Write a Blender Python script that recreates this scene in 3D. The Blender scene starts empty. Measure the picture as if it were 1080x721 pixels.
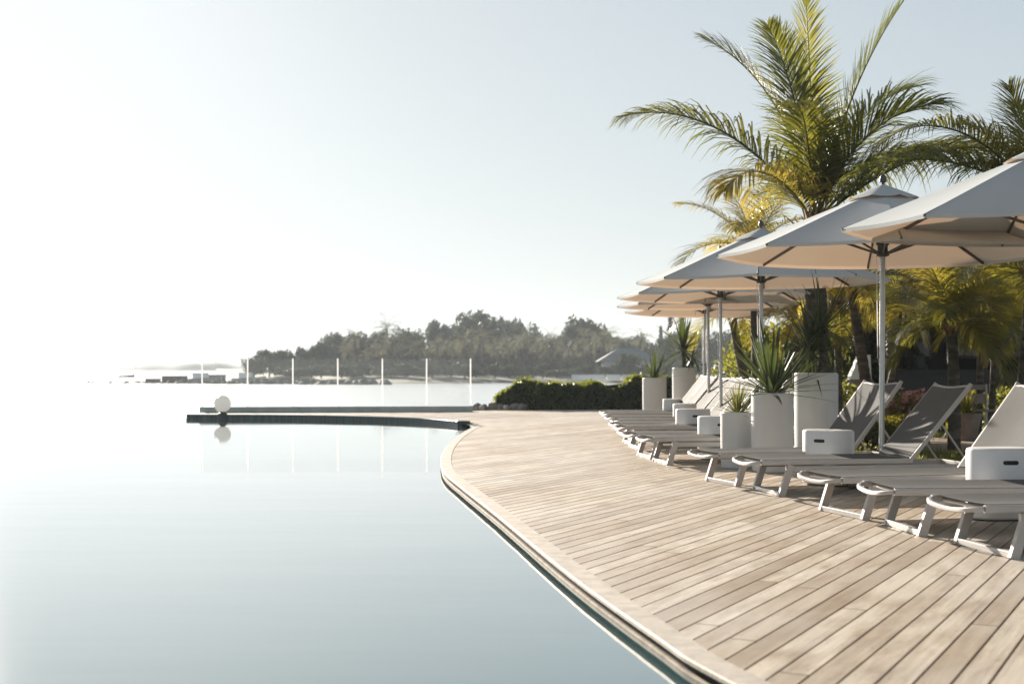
import bpy, bmesh, math, random
from mathutils import Vector, Matrix, noise
R = math.radians
PI = math.pi
scn = bpy.context.scene
col = scn.collection
CAMH = 1.05
F = 1400.0

# ------------------------------------------------------------------ planning helper (survey of the photograph)
def at(px, py, z=0.0):
    d = (CAMH - z) * F / (py - 388.0)
    return Vector(((px - 540.0) / F * d, d, z))
def atd(px, py, d):
    return Vector(((px - 540.0) / F * d, d, CAMH + (388.0 - py) * d / F))

# ------------------------------------------------------------------ mesh builder
class MB:
    def __init__(s):
        s.v = []; s.f = []
    def add(s, vs, fs):
        n = len(s.v); s.v += [tuple(p) for p in vs]; s.f += [tuple(i + n for i in q) for q in fs]
    def box(s, x0, x1, y0, y1, z0, z1):
        vs = [(x0,y0,z0),(x1,y0,z0),(x1,y1,z0),(x0,y1,z0),(x0,y0,z1),(x1,y0,z1),(x1,y1,z1),(x0,y1,z1)]
        s.add(vs, [(3,2,1,0),(4,5,6,7),(0,1,5,4),(1,2,6,5),(2,3,7,6),(3,0,4,7)])
    def tube(s, pts, r, n=10, cap=True, sec=None, up=(0,0,1)):
        """sweep; r number or list; sec: list of (a,b) section multiplied by r=1"""
        pts = [Vector(p) for p in pts]
        m = len(pts); rows = []
        for i, p in enumerate(pts):
            t = (pts[min(i+1,m-1)] - pts[max(i-1,0)]).normalized()
            u = Vector(up)
            if abs(t.dot(u)) > .97: u = Vector((1,0,0))
            a = t.cross(u).normalized(); b = a.cross(t).normalized()
            rr = r[i] if isinstance(r, (list, tuple)) else r
            if sec: rows.append([p + a*x*rr + b*y*rr for x, y in sec])
            else: rows.append([p + a*math.cos(2*PI*k/n)*rr + b*math.sin(2*PI*k/n)*rr for k in range(n)])
        k = len(rows[0]); vs = [p for row in rows for p in row]; fs = []
        for i in range(m-1):
            for j in range(k):
                j2 = (j+1) % k
                fs.append((i*k+j, i*k+j2, (i+1)*k+j2, (i+1)*k+j))
        if cap:
            fs.append(tuple(range(k-1,-1,-1))); fs.append(tuple((m-1)*k+j for j in range(k)))
        s.add(vs, fs)
    def bar(s, pts, w, h, c=.2, up=(0,0,1)):
        w /= 2; h /= 2; q = min(w,h)*c*2
        sec = [(w-q,-h),(w,-h+q),(w,h-q),(w-q,h),(-w+q,h),(-w,h-q),(-w,-h+q),(-w+q,-h)]
        s.tube(pts, 1.0, sec=sec, up=up)
    def lathe(s, prof, n=32, c=(0,0,0), cap0=True, cap1=True):
        vs = []; fs = []; k = len(prof)
        for (r, z) in prof:
            for j in range(n):
                a = 2*PI*j/n; vs.append((c[0]+r*math.cos(a), c[1]+r*math.sin(a), c[2]+z))
        for i in range(k-1):
            for j in range(n):
                j2 = (j+1) % n; fs.append((i*n+j, i*n+j2, (i+1)*n+j2, (i+1)*n+j))
        if cap0: fs.append(tuple(range(n-1,-1,-1)))
        if cap1: fs.append(tuple((k-1)*n+j for j in range(n)))
        s.add(vs, fs)
    def loft(s, rows, closed=True, cap=True):
        k = len(rows[0]); vs = [p for r_ in rows for p in r_]; fs = []
        for i in range(len(rows)-1):
            for j in range(k if closed else k-1):
                j2 = (j+1) % k; fs.append((i*k+j, i*k+j2, (i+1)*k+j2, (i+1)*k+j))
        if cap and closed:
            fs.append(tuple(range(k-1,-1,-1))); fs.append(tuple((len(rows)-1)*k+j for j in range(k)))
        s.add(vs, fs)
    def build(s, name, mat, parent=None, smooth=True, angle=35):
        me = bpy.data.meshes.new(name); me.from_pydata(s.v, [], s.f); me.update()
        if smooth and len(s.f):
            me.polygons.foreach_set('use_smooth', [True]*len(me.polygons))
            try: me.set_sharp_from_angle(angle=R(angle))
            except Exception: pass
        if mat: me.materials.append(mat)
        o = bpy.data.objects.new(name, me); col.objects.link(o)
        if parent: o.parent = parent
        return o
def tag(o, label=None, cat=None, group=None, kind=None):
    if label: o['label'] = label
    if cat: o['category'] = cat
    if group: o['group'] = group
    if kind: o['kind'] = kind
    return o
def empty(name, loc=(0,0,0), rz=0.0):
    o = bpy.data.objects.new(name, None); o.empty_display_size = .2; col.objects.link(o)
    o.location = loc; o.rotation_euler = (0,0,rz); return o
KIDS = {}
def kids(o):
    return [c for c in bpy.data.objects if c.parent == o]
def copy_tree(o, parent=None):
    ch = kids(o)
    c = o.copy(); col.objects.link(c)
    if parent: c.parent = parent
    for k in ch: copy_tree(k, c)
    return c

# ------------------------------------------------------------------ materials
class NT:
    def __init__(s, name):
        s.m = bpy.data.materials.new(name); s.m.use_nodes = True
        s.t = s.m.node_tree; s.n = s.t.nodes; s.l = s.t.links
        s.b = s.n['Principled BSDF']; s.out = s.n['Material Output']
    def node(s, typ, **kw):
        n = s.n.new(typ)
        for k, v in kw.items():
            if k in n.inputs: n.inputs[k].default_value = v
            else: setattr(n, k, v)
        return n
    def link(s, a, b): s.l.new(a, b)
    def math(s, op, a, b=None, c=None):
        n = s.n.new('ShaderNodeMath'); n.operation = op
        for i, q in enumerate((a, b, c)):
            if q is None: continue
            if isinstance(q, (int, float)): n.inputs[i].default_value = q
            else: s.l.new(q, n.inputs[i])
        return n.outputs[0]
    def mix(s, f, a, b):
        n = s.n.new('ShaderNodeMix'); n.data_type = 'RGBA'
        for sock, q in ((n.inputs[0], f), (n.inputs[6], a), (n.inputs[7], b)):
            if isinstance(q, (int, float)): sock.default_value = q
            elif isinstance(q, (tuple, list)): sock.default_value = (*q, 1) if len(q) == 3 else q
            else: s.l.new(q, sock)
        return n.outputs[2]
    def ramp(s, f, stops):
        n = s.n.new('ShaderNodeValToRGB'); s.l.new(f, n.inputs[0])
        el = n.color_ramp.elements
        while len(el) < len(stops): el.new(.5)
        for e, (p, c) in zip(el, stops):
            e.position = p; e.color = (*c, 1) if len(c) == 3 else c
        return n.outputs[0]
    def noise(s, vec, scale, detail=4, rough=.55):
        n = s.n.new('ShaderNodeTexNoise'); n.inputs['Scale'].default_value = scale
        n.inputs['Detail'].default_value = detail; n.inputs['Roughness'].default_value = rough
        if vec is not None: s.l.new(vec, n.inputs['Vector'])
        return n.outputs['Fac']
    def obj(s): return s.n.new('ShaderNodeTexCoord').outputs['Object']
    def pos(s): return s.n.new('ShaderNodeNewGeometry').outputs['Position']
    def mapping(s, vec, scale=(1,1,1), rot=(0,0,0)):
        n = s.n.new('ShaderNodeMapping'); n.inputs['Scale'].default_value = scale; n.inputs['Rotation'].default_value = rot
        s.l.new(vec, n.inputs['Vector']); return n.outputs[0]
    def bump(s, h, strength=.3, dist=.01):
        n = s.n.new('ShaderNodeBump'); n.inputs['Strength'].default_value = strength; n.inputs['Distance'].default_value = dist
        s.l.new(h, n.inputs['Height']); s.l.new(n.outputs[0], s.b.inputs['Normal']); return n.outputs[0]
    def base(s, c, rough=.5, metal=0, spec=None):
        if isinstance(c, tuple): s.b.inputs['Base Color'].default_value = (*c, 1)
        else: s.l.new(c, s.b.inputs['Base Color'])
        if isinstance(rough, (int, float)): s.b.inputs['Roughness'].default_value = rough
        else: s.l.new(rough, s.b.inputs['Roughness'])
        s.b.inputs['Metallic'].default_value = metal
        if spec is not None: s.b.inputs['Specular IOR Level'].default_value = spec
def plain(name, c, rough=.5, metal=0, var=.12, scale=6.0, bump=0, spec=None, detail=5):
    t = NT(name); f = t.noise(t.pos(), scale, detail)
    lo = tuple(x*(1-var) for x in c); hi = tuple(min(1, x*(1+var)) for x in c)
    t.base(t.ramp(f, [(.3, lo), (.7, hi)]), rough, metal, spec)
    if bump: t.bump(t.noise(t.pos(), scale*6, 4), bump, .01)
    return t.m
def leafmat(name, c0, c1, tr0, tr1, scale=1.5, trans=.5, rough=.45):
    """thin leaf: glossy-diffuse face mixed with light passing through the blade"""
    t = NT(name)
    oi = t.n.new('ShaderNodeObjectInfo').outputs['Random']
    f = t.noise(t.pos(), scale, 3)
    f = t.math('ADD', t.math('MULTIPLY', f, 1.3), t.math('MULTIPLY', oi, .35)); f = t.math('SUBTRACT', f, .32)
    t.base(t.mix(f, c0, c1), rough, 0, .4)
    tr = t.n.new('ShaderNodeBsdfTranslucent'); t.link(t.mix(f, tr0, tr1), tr.inputs['Color'])
    mx = t.n.new('ShaderNodeMixShader'); mx.inputs[0].default_value = trans
    t.link(t.b.outputs[0], mx.inputs[1]); t.link(tr.outputs[0], mx.inputs[2]); t.link(mx.outputs[0], t.out.inputs['Surface'])
    return t.m

M = {}
BOARD = .112; BANG = R(28)           # deck boards: pitch and heading from +Y towards +X
BU = Vector((math.sin(BANG), math.cos(BANG), 0)); BV = Vector((math.cos(BANG), -math.sin(BANG), 0))
def deck_mat():
    t = NT('weathered_deck_wood')
    p = t.pos()
    def dot(v):
        n = t.n.new('ShaderNodeVectorMath'); n.operation = 'DOT_PRODUCT'; t.link(p, n.inputs[0]); n.inputs[1].default_value = v
        return n.outputs['Value']
    u = dot(BU); v = dot(BV)
    idx = t.math('FLOOR', t.math('DIVIDE', v, BOARD))
    wn = t.n.new('ShaderNodeTexWhiteNoise'); wn.noise_dimensions = '1D'; t.link(idx, wn.inputs['W'])
    off = t.math('MULTIPLY', wn.outputs['Value'], 5.2)
    us = t.math('DIVIDE', t.math('ADD', u, off), 5.2)
    seg = t.math('FLOOR', us); fr = t.math('FRACT', us)
    wn2 = t.n.new('ShaderNodeTexWhiteNoise'); wn2.noise_dimensions = '2D'
    cv = t.n.new('ShaderNodeCombineXYZ'); t.link(idx, cv.inputs[0]); t.link(seg, cv.inputs[1]); t.link(cv.outputs[0], wn2.inputs['Vector'])
    rnd = wn2.outputs['Value']
    # grain along the board
    gv = t.n.new('ShaderNodeCombineXYZ'); t.link(t.math('MULTIPLY', u, 1.6), gv.inputs[0]); t.link(t.math('MULTIPLY', v, 55), gv.inputs[1]); t.link(t.math('MULTIPLY', rnd, 40), gv.inputs[2])
    grain = t.noise(gv.outputs[0], 1.0, 6, .65)
    mv = t.n.new('ShaderNodeCombineXYZ'); t.link(t.math('MULTIPLY', u, 2.2), mv.inputs[0]); t.link(t.math('MULTIPLY', v, 9), mv.inputs[1]); t.link(t.math('MULTIPLY', rnd, 25), mv.inputs[2])
    blot = t.noise(mv.outputs[0], 1.0, 5, .6)
    wear = t.noise(p, .5, 4, .6)
    c = t.ramp(rnd, [(0, (.32,.243,.165)), (.3, (.45,.365,.268)), (.65, (.53,.448,.342)), (1, (.61,.535,.43))])
    c = t.mix(t.math('MULTIPLY', t.math('SUBTRACT', blot, .41), 3.0), c, (.26,.18,.11))
    n = t.n.new('ShaderNodeMix'); n.data_type = 'RGBA'; n.blend_type = 'MULTIPLY'; n.inputs[0].default_value = .6
    t.link(c, n.inputs[6]); t.link(t.ramp(grain, [(.25, (.55,.52,.5)), (.6, (1,1,1))]), n.inputs[7]); c = n.outputs[2]
    c = t.mix(t.math('MULTIPLY', t.ramp(wear, [(.40, (0,0,0)), (.7, (1,1,1))]), .45), c, (.58,.55,.50))
    # butt joints
    j = t.math('LESS_THAN', fr, .0022)
    c = t.mix(j, c, (.03,.025,.02))
    du = t.math('MULTIPLY', t.math('SUBTRACT', t.math('FRACT', t.math('DIVIDE', u, .48)), .5), .48)
    dv = t.math('MULTIPLY', t.math('SUBTRACT', t.math('ABSOLUTE', t.math('SUBTRACT', t.math('FRACT', t.math('DIVIDE', v, BOARD)), .5)), .27), BOARD)
    rr = t.math('SQRT', t.math('ADD', t.math('MULTIPLY', du, du), t.math('MULTIPLY', dv, dv)))
    c = t.mix(t.math('LESS_THAN', rr, .0042), c, (.09,.08,.07))
    t.base(c, t.ramp(grain, [(.2, (.45,.45,.45)), (.8, (.65,.65,.65))]), 0, .45)
    h = t.math('ADD', grain, t.math('MULTIPLY', blot, .5))
    t.bump(h, .35, .004)
    return t.m
M['deck'] = deck_mat()
def water_mat(name, c, rough, bs, dist, scale, stretch):
    t = NT(name)
    p = t.mapping(t.pos(), (scale/stretch, scale, scale))
    h = t.math('ADD', t.noise(p, 1.0, 3, .5), t.math('MULTIPLY', t.noise(p, .22, 2, .5), 2.2))
    t.base(t.mix(t.noise(t.mapping(t.pos(), (.12,.3,.3)), 1.0, 3), tuple(x*.86 for x in c), tuple(x*1.12 for x in c)), rough, 0, .5)
    t.b.inputs['IOR'].default_value = 1.33; t.b.inputs['Coat Weight'].default_value = 1.0; t.b.inputs['Coat IOR'].default_value = 1.5; t.b.inputs['Coat Roughness'].default_value = rough
    bn = t.bump(h, bs, dist); t.link(bn, t.b.inputs['Coat Normal'])
    return t.m
M['pool'] = water_mat('pool_water', (.060,.118,.124), .04, .10, .02, 1.3, 4.0)
M['sea'] = water_mat('sea_water', (.46,.51,.52), .30, .25, .06, .5, 3.0)
M['trim'] = plain('pale_edge_board', (.45,.40,.335), .7, 0, .2, 9, .2, .2)
M['ledge'] = plain('pale_coping_stone', (.26,.225,.175), .8, 0, .3, 14, .3, .1)
M['gap'] = plain('dark_recess', (.014,.014,.013), .8, 0, .4, 12, .2, .1)  # near-black, so the shade of gaps and recesses is put into the colour
def tile_mat():
    t = NT('dark_pool_tile')
    br = t.n.new('ShaderNodeTexBrick'); t.link(t.mapping(t.pos(), (1,1,1)), br.inputs['Vector'])
    br.inputs['Scale'].default_value = 6; br.inputs['Color1'].default_value = (.05,.07,.07,1); br.inputs['Color2'].default_value = (.08,.10,.10,1)
    br.inputs['Mortar'].default_value = (.1,.115,.11,1); br.inputs['Mortar Size'].default_value = .025; br.offset = 0
    t.base(br.outputs['Color'], .35); return t.m
M['tile'] = tile_mat()
M['frame'] = plain('champagne_powder_coat', (.43,.405,.38), .45, 0, .06, 5)
def sling_mat():
    t = NT('woven_sling')
    o = t.obj()
    w1 = t.node('ShaderNodeTexWave', wave_type='BANDS', bands_direction='X'); w1.inputs['Scale'].default_value = 90; t.link(o, w1.inputs['Vector'])
    w2 = t.node('ShaderNodeTexWave', wave_type='BANDS', bands_direction='Y'); w2.inputs['Scale'].default_value = 90; t.link(o, w2.inputs['Vector'])
    h = t.math('MULTIPLY', w1.outputs['Fac'], w2.outputs['Fac'])
    f = t.noise(o, 7, 5)
    t.base(t.mix(f, (.122,.122,.118), (.16,.157,.15)), .75, 0, .12)
    t.bump(h, .25, .001)
    tr = t.n.new('ShaderNodeBsdfTranslucent'); tr.inputs['Color'].default_value = (.2,.18,.16,1)
    mx = t.n.new('ShaderNodeMixShader'); mx.inputs[0].default_value = .12
    t.link(t.b.outputs[0], mx.inputs[1]); t.link(tr.outputs[0], mx.inputs[2]); t.link(mx.outputs[0], t.out.inputs['Surface'])
    return t.m
M['sling'] = sling_mat()
def canvas_mat():
    t = NT('parasol_canvas')
    f = t.noise(t.obj(), 3, 5)
    t.base(t.mix(f, (.45,.485,.49), (.52,.55,.55)), .85, 0, .12)
    t.bump(t.noise(t.obj(), 14, 4), .12, .01)
    tr = t.n.new('ShaderNodeBsdfTranslucent'); t.link(t.mix(f, (.69,.455,.29), (.77,.52,.34)), tr.inputs['Color'])
    mx = t.n.new('ShaderNodeMixShader'); mx.inputs[0].default_value = .16
    t.link(t.b.outputs[0], mx.inputs[1]); t.link(tr.outputs[0], mx.inputs[2]); t.link(mx.outputs[0], t.out.inputs['Surface'])
    return t.m
M['canvas'] = canvas_mat()
M['alu'] = plain('brushed_aluminium', (.5,.5,.5), .38, .6, .08, 20)
M['darkmetal'] = plain('dark_fitting', (.06,.06,.06), .45, .2, .2, 20)
M['rib'] = plain('umbrella_rib', (.12,.105,.09), .5, .1, .2, 10)
def pot_mat():
    t = NT('white_render_pot')
    f = t.noise(t.pos(), 3.5, 6); g = t.noise(t.mapping(t.pos(), (6,6,.8)), 1.0, 4)
    c = t.mix(f, (.50,.50,.49), (.60,.605,.60))
    c = t.mix(t.math('MULTIPLY', t.ramp(g, [(.55, (0,0,0)), (.75, (1,1,1))]), .35), c, (.48,.45,.41))
    t.base(c, .6, 0, .35); t.bump(t.noise(t.pos(), 40, 4), .15, .004); return t.m
M['pot'] = pot_mat()
M['stool'] = plain('white_plastic', (.66,.655,.645), .38, 0, .06, 4)
M['slot'] = plain('slot_shadow', (.012,.012,.012), .7, 0, .2, 20)
M['soil'] = plain('dark_soil', (.045,.035,.026), .9, 0, .4, 12, .5)
def milk():
    t = NT('milky_globe'); t.base((.7,.7,.69), .3)
    tr = t.n.new('ShaderNodeBsdfTranslucent'); tr.inputs['Color'].default_value = (.85,.85,.84,1)
    mx = t.n.new('ShaderNodeMixShader'); mx.inputs[0].default_value = .62
    t.link(t.b.outputs[0], mx.inputs[1]); t.link(tr.outputs[0], mx.inputs[2]); t.link(mx.outputs[0], t.out.inputs['Surface']); return t.m
M['globe'] = milk()
M['beam'] = plain('grey_green_beam', (.36,.41,.40), .5, 0, .15, 4)
def acrylic():
    t = NT('white_acrylic_post'); t.base((.82,.82,.82), .3)
    tr = t.n.new('ShaderNodeBsdfTranslucent'); tr.inputs['Color'].default_value = (.92,.92,.92,1)
    mx = t.n.new('ShaderNodeMixShader'); mx.inputs[0].default_value = .6
    t.link(t.b.outputs[0], mx.inputs[1]); t.link(tr.outputs[0], mx.inputs[2]); t.link(mx.outputs[0], t.out.inputs['Surface']); return t.m
M['post'] = acrylic()
def glass_mat():
    t = NT('fence_glass')
    gl = t.n.new('ShaderNodeBsdfGlossy'); gl.inputs['Roughness'].default_value = .02
    tr = t.n.new('ShaderNodeBsdfTransparent'); tr.inputs['Color'].default_value = (.985,.99,.988,1)
    fr = t.n.new('ShaderNodeFresnel'); fr.inputs['IOR'].default_value = 1.5
    df = t.n.new('ShaderNodeBsdfDiffuse'); df.inputs['Color'].default_value = (.7,.72,.71,1)   # salt film
    m0 = t.n.new('ShaderNodeMixShader'); f = t.noise(t.pos(), 2.0, 4)
    t.link(t.math('MULTIPLY', f, .02), m0.inputs[0]); t.link(tr.outputs[0], m0.inputs[1]); t.link(df.outputs[0], m0.inputs[2])
    mx = t.n.new('ShaderNodeMixShader'); t.link(t.math('MULTIPLY', fr.outputs[0], 1.0), mx.inputs[0])
    t.link(m0.outputs[0], mx.inputs[1]); t.link(gl.outputs[0], mx.inputs[2]); t.link(mx.outputs[0], t.out.inputs['Surface'])
    return t.m
M['glass'] = glass_mat()
M['frond'] = leafmat('palm_frond_leaf', (.03,.05,.014), (.085,.085,.022), (.17,.21,.02), (.46,.37,.04), 1.3, .40, .36)
M['frond_dark'] = leafmat('palm_frond_leaf_dark', (.035,.055,.018), (.08,.095,.028), (.15,.19,.025), (.38,.35,.05), 1.3, .36, .36)
M['frond_gold'] = leafmat('palm_frond_leaf_sunlit', (.04,.05,.01), (.13,.10,.02), (.27,.28,.03), (.72,.52,.08), 1.6, .45, .24)  # golden copy of the frond leaf, sunlit glow put into its colour
M['yucca'] = leafmat('yucca_leaf', (.022,.04,.018), (.05,.07,.026), (.08,.13,.03), (.20,.23,.05), 4, .24, .34)
M['yucca_dark'] = leafmat('dark_yucca_leaf', (.018,.032,.014), (.04,.058,.022), (.06,.10,.02), (.15,.17,.04), 4, .22, .38)
M['yucca_pale'] = leafmat('pale_yucca_leaf', (.08,.10,.03), (.15,.15,.05), (.22,.24,.05), (.4,.36,.1), 5, .3, .45)
M['hedge'] = leafmat('hedge_leaf', (.02,.036,.01), (.05,.068,.016), (.18,.25,.02), (.5,.45,.06), 3, .34, .5)
M['bush'] = leafmat('garden_bush_leaf', (.04,.06,.012), (.10,.10,.02), (.2,.22,.02), (.45,.36,.04), 3, .4, .45)
M['grass'] = leafmat('lawn_grass', (.05,.075,.015), (.12,.12,.03), (.2,.25,.02), (.4,.36,.05), 4, .4, .5)
M['flower'] = leafmat('pink_flower', (.55,.2,.24), (.7,.45,.46), (.7,.22,.2), (.8,.45,.4), 9, .45, .5)
M['redleaf'] = leafmat('orange_croton_leaf', (.28,.06,.02), (.42,.15,.03), (.5,.12,.03), (.7,.25,.04), 6, .45, .45)
M['fartree'] = leafmat('far_tree_leaf', (.020,.036,.024), (.042,.058,.036), (.045,.07,.04), (.10,.12,.06), .25, .22, .6)
M['farpalm'] = leafmat('far_palm_leaf', (.05,.065,.035), (.11,.115,.065), (.15,.16,.08), (.30,.28,.17), .4, .4, .6)
def trunk_mat():
    t = NT('palm_trunk_bark')
    f = t.noise(t.mapping(t.pos(), (5,5,14)), 1.0, 6)
    t.base(t.ramp(f, [(.3, (.03,.024,.018)), (.55, (.08,.065,.05)), (.75, (.17,.14,.11))]), .85)
    t.bump(f, .6, .02); return t.m
M['trunk'] = trunk_mat()
M['skirt'] = plain('dry_frond_base', (.22,.13,.06), .8, 0, .4, 18, .4)
M['bark'] = plain('tree_bark', (.07,.055,.045), .9, 0, .3, 3, .5)
M['sand'] = plain('sandy_path', (.34,.27,.2), .9, 0, .22, 5, .4)
M['beach'] = plain('shore_scrub_and_sand', (.14,.14,.10), .9, 0, .6, .12)
M['lawn'] = plain('lawn_soil', (.06,.07,.025), .95, 0, .4, 6, .4)
M['rock'] = plain('dark_shore_rock', (.12,.118,.11), .85, 0, .4, 1.5, .5)
M['island'] = plain('island_scrub', (.07,.08,.05), .9, 0, .3, .02)
M['darkwood'] = plain('dark_timber', (.035,.028,.022), .6, 0, .3, 6)
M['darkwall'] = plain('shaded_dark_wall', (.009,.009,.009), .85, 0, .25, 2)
M['thatch'] = plain('grey_thatch', (.05,.042,.032), .95, 0, .4, 15, .6)
M['counter'] = plain('grey_counter', (.035,.035,.033), .6, 0, .15, 3)
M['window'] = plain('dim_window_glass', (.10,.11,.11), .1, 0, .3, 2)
M['render'] = plain('pale_rendered_wall', (.22,.18,.16), .8, 0, .12, 3, .2)
M['whitewall'] = plain('white_painted_wall', (.72,.72,.7), .7, 0, .08, .6)
M['roofblue'] = plain('blue_grey_roof', (.13,.15,.16), .7, 0, .15, .4)
M['canopy_white'] = plain('white_cloth', (.74,.73,.71), .8, 0, .06, 3)
M['terracotta'] = plain('dusty_clay_pot', (.25,.2,.175), .8, 0, .2, 8, .2)
M['hull'] = plain('painted_hull', (.3,.32,.32), .5, 0, .25, .8)

rng = random.Random(7)
# ------------------------------------------------------------------ camera, light, sky
cd = bpy.data.cameras.new('camera'); cam = bpy.data.objects.new('camera', cd); col.objects.link(cam)
cam.location = (0,0,CAMH); cam.rotation_euler = (R(90),0,0)
cd.sensor_width = 36; cd.lens = F/1080*36; cd.shift_y = 27.5/1080
cd.clip_start = .05; cd.clip_end = 8000
cd.dof.use_dof = True; cd.dof.focus_distance = 11.0; cd.dof.aperture_fstop = 2.8
scn.camera = cam
SAZ = R(-23); SEL = R(16)
S = Vector((math.sin(SAZ)*math.cos(SEL), math.cos(SAZ)*math.cos(SEL), math.sin(SEL)))
ld = bpy.data.lights.new('sun', 'SUN'); ld.energy = 5.0; ld.angle = R(.5); ld.color = (1,.90,.78)
sun = bpy.data.objects.new('sun', ld); col.objects.link(sun)
sun.rotation_euler = S.to_track_quat('Z','Y').to_euler(); sun.location = (0,0,30)
w = bpy.data.worlds.new('World'); scn.world = w; w.use_nodes = True
sky = w.node_tree.nodes.new('ShaderNodeTexSky'); sky.sky_type = 'NISHITA'; sky.sun_disc = False
sky.sun_elevation = SEL; sky.sun_rotation = SAZ; sky.air_density = 1.0; sky.dust_density = .6; sky.ozone_density = 1.0
hs = w.node_tree.nodes.new('ShaderNodeHueSaturation'); hs.inputs['Saturation'].default_value = .52
def vm(op, a, b):
    n = w.node_tree.nodes.new('ShaderNodeVectorMath'); n.operation = op
    for k, q in enumerate((a, b)):
        if isinstance(q, (int, float)): n.inputs[k].default_value = (q,q,q)
        else: w.node_tree.links.new(q, n.inputs[k])
    return n.outputs[0]
w.node_tree.links.new(sky.outputs[0], hs.inputs['Color'])
thin = vm('DIVIDE', hs.outputs[0], vm('ADD', vm('MULTIPLY', hs.outputs[0], .19), 1.0))     # hazy air: the glow round the sun rolls off softly
tn = w.node_tree.nodes.new('ShaderNodeMix'); tn.data_type = 'RGBA'; tn.blend_type = 'MULTIPLY'; tn.inputs[0].default_value = 1; tn.inputs[7].default_value = (.935,1.0,1.035,1)
w.node_tree.links.new(thin, tn.inputs[6]); w.node_tree.links.new(tn.outputs[2], w.node_tree.nodes['Background'].inputs[0])
w.node_tree.nodes['Background'].inputs[1].default_value = .088
scn.view_settings.view_transform = 'Standard'; scn.view_settings.look = 'None'; scn.view_settings.gamma = 1
scn.view_settings.exposure = 1.45

# ------------------------------------------------------------------ ground, deck, pool, sea
def catmull(P, n=8):
    P = [Vector((*p, 0)) if len(p) == 2 else Vector(p) for p in P]; out = []
    for i in range(len(P)-1):
        p0, p1, p2, p3 = P[max(i-1,0)], P[i], P[i+1], P[min(i+2,len(P)-1)]
        for k in range(n):
            t = k/n
            out.append(.5*((2*p1) + (p2-p0)*t + (2*p0-5*p1+4*p2-p3)*t*t + (3*p1-p0-3*p2+p3)*t**3))
    out.append(P[-1]); return out
EDGE = catmull([(4.6,-3.5),(3.1,-1.0),(1.95,1.2),(1.2,2.9),(.70,4.54),(.559,5.20),(.29,6.75),(-.113,9.5),(-.45,11.7),(-.68,13.3),(-.79,14.7),(-.85,16.1),(-.88,17.9),(-.85,20.4),(-.74,23.0),(-.66,23.9)], 8)
WALL = catmull([(-.66,23.9),(-1.05,25.6),(-2.0,27.2),(-3.6,28.4),(-5.4,29.05),(-7.2,29.35)], 8)
BACK = [(-7.2,31.6),(-1.25,32.1),(-.5,33.2),(4.4,33.6)]
REAR = catmull([(4.4,33.6),(4.55,28),(4.6,24),(4.35,20),(4.0,17),(3.85,15),(3.95,15.2),(4.35,11.6),(5.0,9.6),(6.0,6),(7.2,2),(8.2,-3.5)], 6)
OUT = [p.copy() for p in EDGE] + [p.copy() for p in WALL[1:]] + [Vector((*p,0)) for p in BACK] + [p.copy() for p in REAR[1:]]
def inset(path, d):
    out = []
    for i, p in enumerate(path):
        t = (path[min(i+1,len(path)-1)] - path[max(i-1,0)]).normalized()
        out.append(p + Vector((t.y,-t.x,0))*d)      # right-hand side of travel = deck side
    return out
def poly_sheet(pts, z):
    bm = bmesh.new(); vs = [bm.verts.new((p[0],p[1],z)) for p in pts]; bm.faces.new(vs); bm.normal_update()
    for f in bm.faces:
        if f.normal.z < 0: f.normal_flip()
    bmesh.ops.triangulate(bm, faces=bm.faces[:]); return bm
# timber boards with real gaps
dpoly = inset(EDGE, .123)[:-1] + [p for p in inset(WALL, .24)] + [Vector((-7.2,31.6,0))] + OUT[len(EDGE)+len(WALL):]
bm = poly_sheet(dpoly, 0.0)
vs_ = [BV.dot(p) for p in dpoly]; k0 = math.floor(min(vs_)/BOARD); k1 = math.ceil(max(vs_)/BOARD)
GAP = .0055
for k in range(k0, k1+1):
    for s in (-GAP, GAP):
        bmesh.ops.bisect_plane(bm, geom=bm.verts[:]+bm.edges[:]+bm.faces[:], plane_co=BV*(k*BOARD+s), plane_no=BV, dist=1e-6)
dead = []
for f in bm.faces:
    v = BV.dot(f.calc_center_median())/BOARD
    if abs(v-round(v))*BOARD < GAP*.98: dead.append(f)
bmesh.ops.delete(bm, geom=dead, context='FACES')
ext = bmesh.ops.extrude_face_region(bm, geom=[e for e in bm.edges if e.is_boundary])
for v in [g for g in ext['geom'] if isinstance(g, bmesh.types.BMVert)]: v.co.z -= .028
bmesh.ops.recalc_face_normals(bm, faces=bm.faces[:])
me = bpy.data.meshes.new('deck'); bm.to_mesh(me); bm.free(); me.materials.append(M['deck'])
deck = bpy.data.objects.new('deck', me); col.objects.link(deck); tag(deck, 'weathered grey timber deck curving along the pool', kind='structure')
bm = poly_sheet(inset(EDGE,.06)[:-1] + inset(WALL,.1) + OUT[len(EDGE)+len(WALL):], -.03)
me = bpy.data.meshes.new('deck_shade_sheet'); bm.to_mesh(me); bm.free(); me.materials.append(M['gap'])
o = bpy.data.objects.new('deck_shade_sheet', me); col.objects.link(o); tag(o, kind='structure')  # near-black sheet below the boards, painting the shade seen in their gaps
def ribbon(path, o0, o1, z0, z1, jit=0):
    """solid strip along a path between two outward offsets (outward = water side) and two heights"""
    a = inset(path, -o1); b = inset(path, -o0); m = MB(); rows = []
    for p, q in zip(a, b):
        e = min(.006, (z1-z0)*.3); n = (p-q).normalized()
        j = Vector((0,0,rng.uniform(-jit,jit)))
        rows.append([Vector((p.x,p.y,z0))+j, Vector((p.x,p.y,z1-e))+j, Vector((p.x-n.x*e,p.y-n.y*e,z1))+j, Vector((q.x,q.y,z1))+j, Vector((q.x,q.y,z0))+j])
    m.loft(rows); return m
tag(ribbon(EDGE, -.12, 0, -.016, .004).build('deck_edge_board', M['trim']), 'pale border board along the curved deck edge', kind='structure')
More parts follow.
